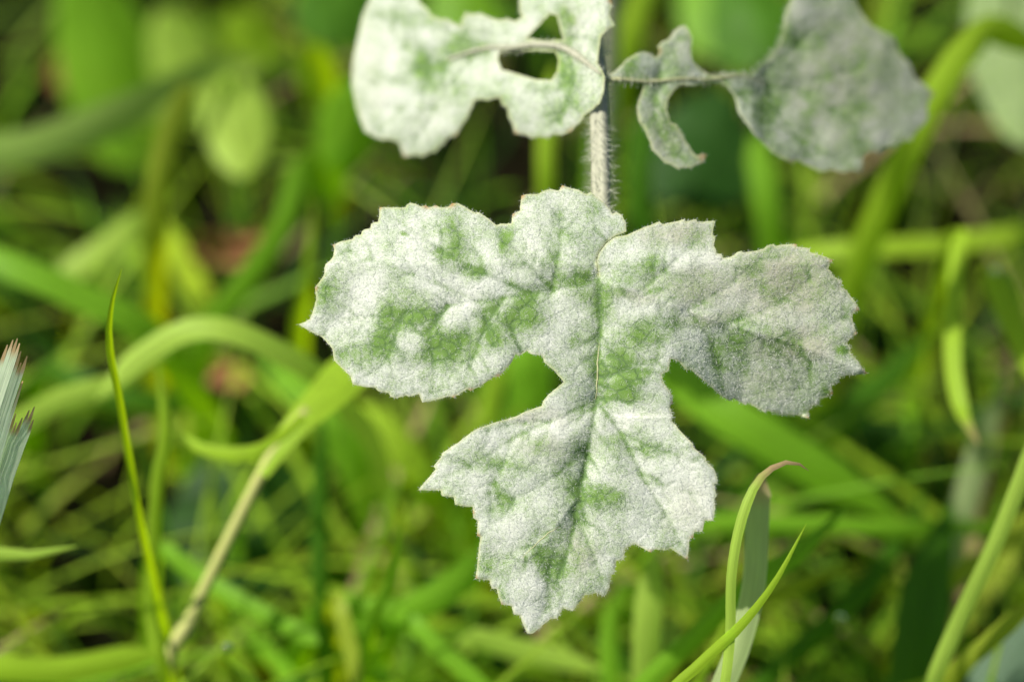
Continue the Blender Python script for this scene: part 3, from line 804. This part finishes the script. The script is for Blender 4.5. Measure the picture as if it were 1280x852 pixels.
def add_blade(label, pts, w, col, kind='long', roll=.25, dry=None, parent=None, name='single_grass_blade', group='grass blades round the mildewed leaf', fold=.25, tip_col=None, n=None, curl=0.0, cat='grass blade', root=True, base_w=.7):  # each object is a single blade of grass
    P = [tuple(at(*p)) for p in pts]
    P = [(x, y, max(z, .004)) for x, y, z in P]
    k0 = len(P)
    if root: P = rooted(P)
    n = n or 14 + 4 * len(P)
    path = catmull(P, n)
    path[:, 2] = np.maximum(path[:, 2], -.002)
    dep = np.array([(Vector(p) - CAM).dot(FWD) for p in path])
    ts = np.linspace(0, 1, n)
    kp = KPX * np.mean([FOC + p[2] for p in pts])
    sl = np.concatenate([[0], np.cumsum(np.linalg.norm(np.diff(path, axis=0), axis=1))]) / kp
    stip = sl[-1] - sl                     # pixels still to go to the tip
    tl = {'tip': 190, 'long': 120, 'blunt': 6, 'through': 60}[kind]
    wid = [w * kp * min(1, base_w + q / 220 * (1 - base_w + .2)) * max(.04, min(1, (u + 1) / tl) ** .75) for q, u in zip(sl, stip)]
    vs, fs, uv = blade_geo(path, wid, roll, fold, 5, curl)
    ob = link_mesh(name, vs, fs, M_GRASS, parent, origin=path[0])
    c = np.array(col)
    cols, dr = [], []
    tc = np.array(tip_col if tip_col is not None else col)
    for i in range(n):
        f = ts[i]
        cc = c * (1 - f) + tc * f
        for k in range(5):
            cols.append(cc)
            v = 0
            if dry: v = min(1, max(0, (dry[0] - stip[i]) / (dry[0] * .35)))
            dr.append(v)
    color_attr(ob, 'tint', cols); float_attr(ob, 'dry', dr)
    a = ob.data.attributes.new('bladeuv', 'FLOAT_VECTOR', 'POINT')
    off = random.uniform(0, 50)
    a.data.foreach_set('vector', np.array([(u, v + off, 0) for u, v, _ in uv], np.float32).ravel())
    if not parent: tag(ob, label, cat, group)
    return ob


HEROES = [
    ('broad dull grey-green blade lying across the dark hollow under the round leaves', [(-70, 218, .19), (60, 180, .17), (160, 142, .17), (260, 100, .19), (330, 78, .21)], 48, (0.27, 0.40, 0.09), 'through', .3, None),
    ('olive blade rising straight beside the black hollow and leaning over at its top', [(195, 430, .17), (195, 330, .14), (196, 260, .13), (205, 190, .13), (240, 105, .15)], 30, OLIVE, 'blunt', .3, None),
    ('mid green blade sloping down across the lower side of the black hollow', [(200, 428, .13), (90, 365, .12), (0, 325, .12), (-70, 285, .13)], 38, FRESH, 'long', .2, None),
    ('short pale blade above the sloping green one, beside the dead brown leaf', [(190, 280, .18), (130, 310, .17), (50, 365, .17)], 36, PALE, 'through', .3, None),
    ('slim bright green blade with sharp upright tip and slight S-bend', [(178, 660, .045), (165, 590, .037), (150, 500, .026), (137, 430, .018), (140, 380, .013), (152, 336, .008)], 11, LIME, 'long', .5, None),
    ('slim upright yellow-green blade standing beside the straw-coloured stem', [(208, 845, .065), (190, 770, .065), (192, 690, .065), (198, 600, .065), (207, 535, .07), (196, 445, .08)], 18, LIME, 'long', .4, None),
    ('bright arching blade bent over like a bow behind the slim upright blades', [(470, 560, .12), (440, 515, .105), (400, 470, .09), (310, 420, .08), (240, 410, .08), (175, 445, .085), (120, 500, .09)], 30, PALE, 'through', .3, None),
    ('pale blade running into the foot of the bow-shaped arching blade', [(-40, 560, .12), (20, 532, .11), (80, 500, .1), (150, 478, .1), (215, 440, .11)], 32, PALE, 'long', .3, None),
    ('bright green blade sloping down behind the straw-coloured stem to a blunt end', [(196, 690, .095), (250, 722, .09), (310, 757, .085), (398, 803, .08)], 24, FRESH, 'blunt', .3, None),
    ('short pale yellowish blade pointing across the dark gap by the cut stub', [(-40, 704, .05), (40, 693, .045), (98, 682, .043)], 19, PALE, 'long', .3, None),
    ('thin dull upright blade between the straw stem and the lobed mildewed leaf', [(402, 755, .1), (400, 650, .1), (404, 520, .1)], 22, MID, 'through', .3, None),
    ('small bright pointed blade tip standing free below the green-patched lobe tip', [(462, 790, .07), (485, 735, .06), (497, 690, .052), (501, 655, .046)], 20, FRESH, 'tip', .3, None),
    ('wide light green blade curving up behind the small pointed tip', [(410, 765, .1), (500, 768, .09), (580, 722, .09), (650, 655, .11)], 40, FRESH, 'through', .35, None),
    ('yellow-green blade seen through the notch between the leaf lobes', [(598, 620, .15), (612, 520, .14), (625, 450, .14), (640, 360, .15)], 22, LIME, 'through', .3, None),
    ('broad soft green blade behind the notch between the leaf lobes', [(660, 600, .17), (665, 500, .16), (660, 430, .16), (645, 340, .18)], 60, FRESH, 'through', .3, None),
    ('bright blade bent sharply like a knee behind the grey leaflet', [(1070, 345, .15), (1107, 253, .13), (1140, 180, .12), (1175, 110, .115), (1212, 58, .115), (1238, 38, .118), (1262, 46, .122), (1310, 72, .13)], 38, LIME, 'through', .25, None),
    ('light blade lying level behind the end of the buff-grey lobe', [(1310, 298, .17), (1180, 305, .16), (1040, 312, .16), (950, 325, .18)], 24, LIME, 'long', .3, None),
    ('narrow blade hanging in a curve to a dry brown tip over dark ground', [(1197, 290, .11), (1193, 350, .095), (1190, 410, .085), (1191, 460, .08), (1202, 515, .075), (1224, 556, .075)], 22, LIME, 'through', .3, (26,)),
    ('bright wide blade end carrying a dew drop, beside the hanging curved blade', [(1320, 520, .1), (1275, 420, .1), (1238, 332, .105)], 34, LIME, 'blunt', .3, None),
    ('wide mid green blade slanting down from behind the buff-grey lobe', [(790, 440, .14), (900, 515, .12), (1000, 575, .12), (1130, 655, .13)], 54, FRESH, 'long', .3, None),
    ('dim green blade slanting up under the spiky tip of the buff-grey lobe', [(980, 580, .17), (1060, 520, .16), (1170, 415, .16)], 42, MID, 'long', .3, None),
    ('long slender light blade leaning steeply with yellowish foot', [(1160, 870, .05), (1200, 775, .045), (1245, 680, .04), (1277, 600, .04), (1310, 510, .045)], 22, PALE, 'through', .4, None),
    ('yellowish blade crossing the foot of the long slender leaning blade', [(1180, 860, .06), (1240, 800, .055), (1310, 738, .055)], 24, OLIVE, 'through', .4, None),
    ('pale blade passing behind the long slender leaning blade', [(1170, 745, .1), (1240, 690, .1), (1310, 625, .1)], 26, OLIVE, 'through', .4, None),
    ('thin green blade lying level beyond the dry hooked tip', [(850, 663, .12), (1000, 655, .11), (1130, 662, .11), (1260, 660, .12)], 24, FRESH, 'through', .4, None),
    ('twisted light green blade whose dry tan tip hooks over', [(902, 880, .012), (912, 800, .007), (914, 720, .001), (925, 655, -.002), (944, 606, -.002), (966, 584, 0), (986, 577, .001), (1000, 580, .002), (1011, 588, .004)], 13, PALE, 'long', -.3, (95,), None, 'single_grass_blade', 'grass blades round the mildewed leaf', .3, None, None, .2),
    ('sharp bright green blade crossing the foot of the hooked one', [(815, 895, .014), (880, 825, .009), (925, 783, .005), (968, 728, .0), (1008, 654, -.002)], 14, LIME, 'tip', .2, None),
    ('soft green blade running parallel behind the sharp crossing one', [(790, 880, .06), (870, 795, .055), (935, 735, .05), (1000, 690, .055), (1060, 632, .065)], 26, FRESH, 'long', .3, None),
    ('dull blue-green stub with browned cut top behind the hooked blade', [(893, 890, .022), (925, 805, .02), (943, 730, .021), (947, 660, .022), (951, 592, .025)], 30, (0.46, 0.56, 0.26), 'blunt', .2, (30,)),
    ('pale upright blade below the downward pointing lobe', [(806, 890, .085), (811, 780, .076), (820, 682, .08)], 38, PALE, 'through', .3, None),
    ('broad dark blade with pale dew specks', [(1140, 900, .08), (1152, 800, .08), (1165, 720, .09), (1190, 630, .1)], 66, MID, 'long', .35, None),
    ('dim bluish blade leaning up from the dew-specked dark one', [(1175, 720, .12), (1200, 650, .115), (1232, 545, .12), (1255, 470, .13)], 34, GREY, 'long', .3, None),
    ('wide blue-grey blade under the yellowish crossing one', [(1210, 930, .07), (1260, 850, .07), (1320, 760, .075)], 84, (0.15, 0.23, 0.15), 'through', .1, None),
    ('yellow-green stem-like blade standing behind the holed leaflet', [(683, 340, .15), (683, 240, .13), (684, 165, .13), (694, 80, .15)], 24, LIME, 'through', .3, None),
    ('dark upright blade behind the hairy leaf stalk', [(806, 340, .16), (800, 220, .15), (808, 120, .16)], 32, MID, 'through', .3, None),
    ('mid green upright blade in the gap above the buff-grey lobe', [(970, 330, .18), (958, 240, .17), (945, 150, .18)], 38, FRESH, 'through', .3, None),
    ('blurred yellow blade beside the top of the hairy stalk', [(770, 130, .17), (785, 60, .16), (800, 10, .16), (830, -50, .18)], 34, LIME, 'through', .3, None),
    ('bright curving blade beside the green-patched lobe of the mildewed leaf', [(376, 420, .15), (386, 340, .13), (393, 245, .13)], 24, LIME, 'tip', .3, None),
    ('soft green blade leaning over the dead brown leaf', [(255, 430, .15), (310, 350, .145), (355, 280, .15), (378, 190, .17)], 32, FRESH, 'through', .3, None),
    ('bright blade sloping into the litter under the pointed leaf base', [(500, 775, .085), (560, 822, .08), (630, 880, .08)], 24, FRESH, 'through', .3, None),
    ('yellowish blade lying flat in the sunlit tangle by the straw stem foot', [(-30, 846, .08), (80, 838, .078), (215, 812, .08)], 36, LIME, 'through', .4, None),
    ('thin green blade bending down through the sunlit tangle', [(418, 745, .085), (438, 815, .08), (452, 890, .08)], 22, OLIVE, 'through', .4, None),
    ('slanting bright blade between the crossing blades and the dark litter', [(820, 860, .09), (900, 780, .09), (990, 735, .1), (1080, 700, .11)], 24, OLIVE, 'long', .4, None),
    ('deep green blade rising behind the dew drop tangle', [(960, 850, .1), (1050, 770, .1), (1110, 700, .11), (1160, 610, .12)], 30, MID, 'long', .4, None),
    ('light blade flopped in the tangle beneath the lowest leaf tip', [(560, 800, .1), (660, 815, .1), (760, 840, .1)], 30, PALE, 'through', .4, None),
    ('yellow-green upright blade by the pale one below the leaf', [(770, 880, .1), (762, 800, .1), (775, 730, .11)], 26, FRESH, 'through', .4, None),
    ('wide bright blade filling the space behind the green-patched lobe', [(470, 640, .16), (440, 560, .15), (400, 500, .15), (330, 440, .17)], 56, FRESH, 'through', .3, None),
    ('mid green blade sloping away under the green-patched lobe', [(560, 640, .16), (520, 580, .15), (470, 530, .15), (420, 500, .16)], 44, LIME, 'through', .3, None),
    ('dark blade lying level along the foot of the black hollow', [(60, 470, .16), (160, 500, .15), (300, 510, .16)], 30, MID, 'through', .3, None),
    ('sunlit blade end poking up beside the pale upright blade', [(868, 870, .07), (900, 800, .07), (920, 745, .075)], 24, LIME, 'tip', .3, None),
]
for h in HEROES:
    add_blade(*h)

# straw stem with its sheath and leaves
gs = empty('jointed_grass', at(205, 880, .075))
gs.location.z = 0
tag(gs, 'straw-coloured jointed grass stem with a bright green leaf splitting off its top', 'grass stem', None)
P = catmull([tuple(gs.location)] + [tuple(at(*p)) for p in [(212, 850, .075), (240, 770, .07), (290, 665, .066), (345, 560, .064), (385, 512, .066)]], 44)
vs, fs = tube(P, [.00155 * (1 + .35 * math.exp(-((i - 26) / 1.3) ** 2)) for i in range(44)], 12)
M_STRAW = mat_simple_fibre('straw', (0.46, 0.42, 0.15), .6, .1, (0.34, 0.42, 0.10))
link_mesh('stem', vs, fs, M_STRAW, gs)
bpy.context.view_layer.update()
add_blade(None, [(326, 592, .0625), (352, 552, .0625), (378, 520, .064), (410, 488, .068), (455, 440, .078), (500, 400, .09)], 62, LIME, 'long', -.5, None, gs, 'leaf', root=False, base_w=.3)
add_blade(None, [(378, 520, .063), (350, 548, .062), (310, 568, .064), (255, 562, .07), (225, 540, .075)], 34, LIME, 'long', -.3, None, gs, 'leaf', root=False, base_w=.3)

# mown stubs in focus at the edge: ribbons torn into strips at the cut
def stub(label, pts, w, ends, seed):
    P = rooted([tuple(at(*p)) for p in pts])
    n, m = 60, len(ends)
    path = catmull(P, n)
    kp = KPX * FOC
    sl = np.concatenate([[0], np.cumsum(np.linalg.norm(np.diff(path, axis=0), axis=1))]) / kp
    rg = np.random.default_rng(seed)
    vs, fs, cols, dr, uv = [], [], [], [], []
    tip_dir = (Vector(path[-1]) - Vector(path[-3])).normalized()
    for k in range(m):
        stop = sl[-1] + ends[k]
        b = len(vs)
        q = 0
        ss = np.concatenate([np.linspace(0, sl[-1] - 34, 26), np.linspace(sl[-1] - 30, stop, 7)])
        for z, sv in enumerate(ss):
            if sv <= sl[-1]:
                p = Vector([np.interp(sv, sl, path[:, c]) for c in range(3)])
            else:
                p = Vector(path[-1]) + tip_dir * ((sv - sl[-1]) * kp)
            t = tip_dir if sv > sl[-1] - 60 else (Vector([np.interp(sv + 8, sl, path[:, c]) for c in range(3)]) - p).normalized()
            side = t.cross((p - CAM).normalized()).normalized(); nn = side.cross(t)
            last = max(0, (sv - (stop - 16)) / 16) if ends[k] > -99 else 0
            fr = max(0, (sv - (sl[-1] - 14)) / 30)
            for e in (0, 1):
                u = -1 + 2 * (k + e) / m
                pinch = last * (.36 if e == 0 else -.36) * 2 / m
                curl = fr * rg.normal(0, .8) * kp + fr * 2.0 * kp
                vs.append(p + side * ((u + pinch) * w / 2 * kp) + nn * ((abs(u) * .22 + (.015 if k % 2 else 0)) * w / 2 * kp + curl))
                cols.append(BLUE); dr.append(min(1, max(0, (sv - (stop - 20 - 8 * (k % 2))) / 9))); uv.append((u * .5 + .5, sv / 300, 0))
            if z:
                c = b + (z - 1) * 2
                fs.append((c, c + 1, c + 3, c + 2))
    ob = link_mesh('grass_stub', vs, fs, M_GRASS, None, path[0])
    color_attr(ob, 'tint', cols); float_attr(ob, 'dry', dr)
    a_ = ob.data.attributes.new('bladeuv', 'FLOAT_VECTOR', 'POINT'); a_.data.foreach_set('vector', np.array(uv, np.float32).ravel())
    tag(ob, label, 'grass stub', 'mown grass stubs')


stub('mown blue-green grass stub, taller, with frayed pale cut end', [(-70, 720, .012), (-34, 630, .006), (-6, 530, .002), (22, 444, .0)], 36, [-30, 2, -8, 6, 15, 20, 16, 8], 1)
stub('mown blue-green grass stub, shorter, tucked beside the taller one', [(-45, 760, .016), (-18, 660, .010), (6, 580, .006), (27, 524, .005)], 32, [4, 20, 14, 2, -6, 4, 9], 2)


# ------------------------------------------------------------------ broad leaves low in the grass
def broad_leaf(label, base, tip, w, col, bend=0.0, name='broad_leaf', cat='leaf', group='broad weed leaves low in the grass', shape=1.0, mat=None, cup=.25):
    e = empty(name, (0, 0, 0))
    a, b = at(*base), at(*tip)
    a.z = max(a.z, .012); b.z = max(b.z, .01)
    foot = Vector((a.x + (a.x - b.x) * .3, a.y + (a.y - b.y) * .3, 0))
    e.location = foot
    bpy.context.view_layer.update()
    tag(e, label, cat, group)
    n, m = 22, 9
    ax = b - a; L = ax.length; t = ax.normalized()
    view = ((a + b) / 2 - CAM).normalized()
    s = t.cross(view).normalized()
    nn = s.cross(t)
    vs, uv, fs = [], [], []
    W = w * KPX * (FOC + (base[2] + tip[2]) / 2)
    for i in range(n):
        u = i / (n - 1)
        ww = W / 2 * (math.sin(math.pi * min(1, u ** (.75 / shape)) ** 1.0) ** .55 + .02)
        for k in range(m):
            v = -1 + 2 * k / (m - 1)
            rip = noise.noise((u * 4 + base[0], v * 2, 3)) * W * .05
            vs.append(a + ax * u + s * (v * ww) + nn * (abs(v) ** 1.5 * ww * cup + bend * L * math.sin(math.pi * u) + rip))
            uv.append((v * .5 + .5, u, 0))
    for i in range(n - 1):
        for k in range(m - 1):
            q = i * m + k; fs.append((q, q + 1, q + m + 1, q + m))
    lam = link_mesh('lamina', vs, fs, mat or M_GRASS, e)
    color_attr(lam, 'tint', [np.array(col) * random.uniform(.97, 1.03) for _ in vs]); float_attr(lam, 'dry', [0] * len(vs))
    at_ = lam.data.attributes.new('bladeuv', 'FLOAT_VECTOR', 'POINT')
    at_.data.foreach_set('vector', np.array([(x * .35, y * .4 + base[0], 0) for x, y, _ in uv], np.float32).ravel())
    if mat is M_LEAF:
        for nm, v in (('mildew', .36), ('buff', 1.0), ('rim', 0), ('tipdry', 0), ('vein', 0)): float_attr(lam, nm, [v] * len(vs))
    pth = catmull([tuple(foot), tuple(foot * .5 + a * .5 + Vector((0, 0, .002))), tuple(a), tuple(a + ax * .3 + nn * bend * L * .8)], 14)
    vv, ff = tube(pth, [.0009 - .0004 * i / 13 for i in range(14)], 7)
    pet = link_mesh('petiole', vv, ff, M_GRASS, e)
    color_attr(pet, 'tint', [col] * len(vv)); float_attr(pet, 'dry', [0] * len(vv))
    at2 = pet.data.attributes.new('bladeuv', 'FLOAT_VECTOR', 'POINT')
    at2.data.foreach_set('vector', np.zeros(len(vv) * 3, np.float32))
    return e


broad_leaf('rounded bright yellow-green leaf hanging over the dark hollow', (284, 92, .20), (306, 222, .18), 84, PALE)
broad_leaf('wide pale green leaf beyond the grey-green blade', (175, 215, .29), (95, -60, .27), 125, FRESH)
broad_leaf('pale soft leaf leaning against the wide pale one', (262, 150, .27), (200, 10, .26), 90, PALE)
broad_leaf('small sunlit leaf above the hanging rounded leaf', (330, 90, .27), (290, 10, .26), 70, LIME)
broad_leaf('soft green leaf in the gap above the notch of the holed leaflet', (590, 60, .27), (560, -50, .28), 90, FRESH)
broad_leaf('sunlit soft leaf beyond the neck of the grey leaflet', (905, 70, .27), (865, -50, .28), 80, FRESH)
broad_leaf('small round light green leaf behind the holed leaflet edge', (420, 215, .19), (450, 95, .17), 74, FRESH)
broad_leaf('small round yellow-green leaf above the other round ones', (402, 130, .2), (388, 55, .18), 54, LIME)
broad_leaf('small dull green round leaf low under the other round ones', (410, 255, .21), (398, 185, .19), 56, FRESH)
broad_leaf('grey leaf tinged with mildew behind the knee-bent blade', (1250, -40, .17), (1285, 185, .16), 110, GREY, mat=M_LEAF, name='mildewed_leaf', group=None)
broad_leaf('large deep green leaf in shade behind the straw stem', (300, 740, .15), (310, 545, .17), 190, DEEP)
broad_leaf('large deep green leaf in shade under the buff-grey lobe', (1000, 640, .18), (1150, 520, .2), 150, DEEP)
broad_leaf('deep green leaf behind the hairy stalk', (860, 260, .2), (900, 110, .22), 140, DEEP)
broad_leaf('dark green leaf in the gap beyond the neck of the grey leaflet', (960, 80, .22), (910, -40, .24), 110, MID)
broad_leaf('mid green leaf beside the edge of the holed leaflet top', (420, 60, .22), (440, -60, .24), 120, MID)


# ------------------------------------------------------------------ dead leaves
M_DEAD = mat_simple_fibre('dead_leaf', (0.46, 0.23, 0.10), .9, .2, (0.20, 0.09, 0.035))


def dead_leaf(label, px, py, o, wpx, hpx, seed):
    c = at(px, py, o); c.z = max(c.z, .008)
    n, m = 12, 9
    s1, s2 = RIGHT, (UPV + Vector((0, 0, -.3))).normalized()
    W, H = wpx * KPX * (FOC + o), hpx * KPX * (FOC + o)
    vs, fs = [], []
    for i in range(n):
        u = -1 + 2 * i / (n - 1); ww = math.sqrt(max(0, 1 - u * u)) * (.8 + .3 * noise.noise((u * 3, seed, 1))) + .03
        for k in range(m):
            v = -1 + 2 * k / (m - 1)
            z = .25 * W * noise.noise((u * 1.7 + seed, v * ww * 2, 2)) + .2 * W * v * v
            vs.append(c + s1 * (u * W / 2) + s2 * (v * ww * H / 2) - FWD * z)
    for i in range(n - 1):
        for k in range(m - 1):
            q = i * m + k; fs.append((q, q + 1, q + m + 1, q + m))
    ob = link_mesh('dead_leaf', vs, fs, M_DEAD, None, c)
    tag(ob, label, 'dead leaf', 'dead brown leaves on the soil')


dead_leaf('crumpled reddish-brown dead leaf beside the olive upright blade', 288, 312, .21, 115, 58, 1.0)
dead_leaf('pinkish-brown dead leaf behind the bow-shaped arching blade', 283, 468, .17, 74, 46, 4.0)
dead_leaf('small brown dead leaf beyond the lowest lobe\'s side point', 545, 640, .19, 50, 40, 6.0)
dead_leaf('brown dead leaf scrap under the sunlit tangle of blades', 590, 845, .15, 60, 26, 8.0)
dead_leaf('brown dead leaf by the top edge of the dark hollow', 90, 90, .3, 70, 70, 9.0)

# ------------------------------------------------------------------ dew drops
for lab, px, py, o, r in (('dew drop on the litter beside the straw stem foot', 285, 810, .05, .0016), ('dew drop among the crossing green blades', 1050, 774, .075, .0016), ('dew drop on the end of the bright wide blade', 1242, 341, .10, .0016)):
    c = at(px, py, o)
    vs, fs = [], []
    R_, S_ = 8, 14
    for i in range(R_ + 1):
        th = math.pi * i / R_
        for k in range(S_):
            ph = 2 * math.pi * k / S_
            zz = math.cos(th) * (1 if th < math.pi / 2 else .6)
            vs.append(c + Vector((math.sin(th) * math.cos(ph), math.sin(th) * math.sin(ph), zz)) * r)
    for i in range(R_):
        for k in range(S_):
            q = i * S_ + k; q2 = i * S_ + (k + 1) % S_
            fs.append((q, q2, q2 + S_, q + S_))
    tag(link_mesh('dew_drop', vs, fs, M_DEW, None, c), lab, 'dew drop', 'dew drops on the grass')

# ------------------------------------------------------------------ the uncountable turf below
PAL = [LIME, FRESH, FRESH, MID, MID, MID, DEEP, DEEP, OLIVE]


# bare hollows in the turf, where the near-black soil colour stands in for shade
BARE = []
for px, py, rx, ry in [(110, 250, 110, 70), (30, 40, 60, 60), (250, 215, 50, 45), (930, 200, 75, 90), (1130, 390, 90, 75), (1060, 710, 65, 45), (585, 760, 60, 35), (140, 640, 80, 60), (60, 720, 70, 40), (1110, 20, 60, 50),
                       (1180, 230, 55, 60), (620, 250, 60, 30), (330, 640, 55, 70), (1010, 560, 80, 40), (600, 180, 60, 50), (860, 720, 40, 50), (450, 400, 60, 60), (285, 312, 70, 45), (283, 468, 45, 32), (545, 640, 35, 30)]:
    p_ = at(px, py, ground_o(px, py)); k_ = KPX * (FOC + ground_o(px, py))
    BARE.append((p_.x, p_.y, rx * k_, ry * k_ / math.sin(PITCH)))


def turf(n, x0, x1, y0, y1, hmin, hmax, seg, seed, PAL=PAL, w0=.002, w1=.0055, hole=None):
    rg = np.random.default_rng(seed)
    V, F, Cc, U, D = [], [], [], [], []
    for q in range(n):
        x, y = rg.uniform(x0, x1), rg.uniform(y0, y1)
        if hole and hole[0] < x < hole[1] and hole[2] < y < hole[3]: continue
        h = rg.uniform(hmin, hmax); a = rg.uniform(0, 2 * math.pi)
        lean = rg.uniform(.25, 1.5) * h
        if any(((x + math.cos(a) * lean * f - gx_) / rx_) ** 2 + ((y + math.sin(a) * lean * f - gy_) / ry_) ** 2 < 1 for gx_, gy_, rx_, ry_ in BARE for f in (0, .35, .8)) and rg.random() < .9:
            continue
        w = rg.uniform(w0, w1)
        col = np.array(PAL[int(rg.integers(0, len(PAL)))]) * rg.uniform(.75, 1.2)
        dry = 1.0 if rg.random() < .04 else 0.0
        dx, dy = math.cos(a), math.sin(a)
        sa = a + math.pi / 2 + rg.normal(0, .5)
        sx, sy = math.cos(sa), math.sin(sa)
        droop = rg.uniform(0, 1.0)
        b = len(V); off = rg.uniform(0, 50)
        bend = rg.normal(0, .25) * lean
        for i in range(seg + 1):
            t = i / seg
            px = x + dx * lean * t ** 1.6 + sx * bend * t * t
            py = y + dy * lean * t ** 1.6 + sy * bend * t * t
            pz = h * (t - droop * .55 * t ** 2.6) - .003
            ww = w / 2 * min(1, .6 + t) * max(.04, 1 - max(0, (t - .55) / .45) ** 2)
            for u in (-1, 0, 1):
                V.append((px + sx * u * ww, py + sy * u * ww, pz + abs(u) * ww * .35))
                Cc.append(col); U.append((u * .5 + .5, t + off, 0)); D.append(dry)
        for i in range(seg):
            for k in range(2):
                c = b + i * 3 + k
                F.append((c, c + 1, c + 4, c + 3))
    ob = link_mesh('grass', V, F, M_GRASS)
    color_attr(ob, 'tint', Cc); float_attr(ob, 'dry', D)
    at_ = ob.data.attributes.new('bladeuv', 'FLOAT_VECTOR', 'POINT')
    at_.data.foreach_set('vector', np.array(U, np.float32).ravel())
    return ob


tag(turf(1250, -.30, .30, -.17, .10, .05, .13, 10, 11, [LIME, LIME, LIME, FRESH, FRESH, OLIVE, MID], .0012, .0035), 'sunlit yellow-green grass tangle under the low tip of the mildewed leaf', 'grass', None, 'stuff')
tag(turf(650, -.32, .32, .05, .50, .06, .13, 10, 21, [LIME, LIME, FRESH, FRESH, PALE, OLIVE, STRAW], .0010, .0030), 'thin sunlit grass blades standing up through the darker tangle', 'grass', None, 'stuff')
tag(turf(1700, -.34, .34, -.16, .52, .03, .10, 9, 3), 'dense tangle of green grass blades below and around the mildewed leaf', 'grass', None, 'stuff')
tag(turf(14000, -1.1, 1.1, -.7, 2.0, .04, .11, 6, 4, PAL, .002, .0055, (-.33, .33, -.17, .51)), 'meadow grass going on beyond the tangle', 'grass', None, 'stuff')
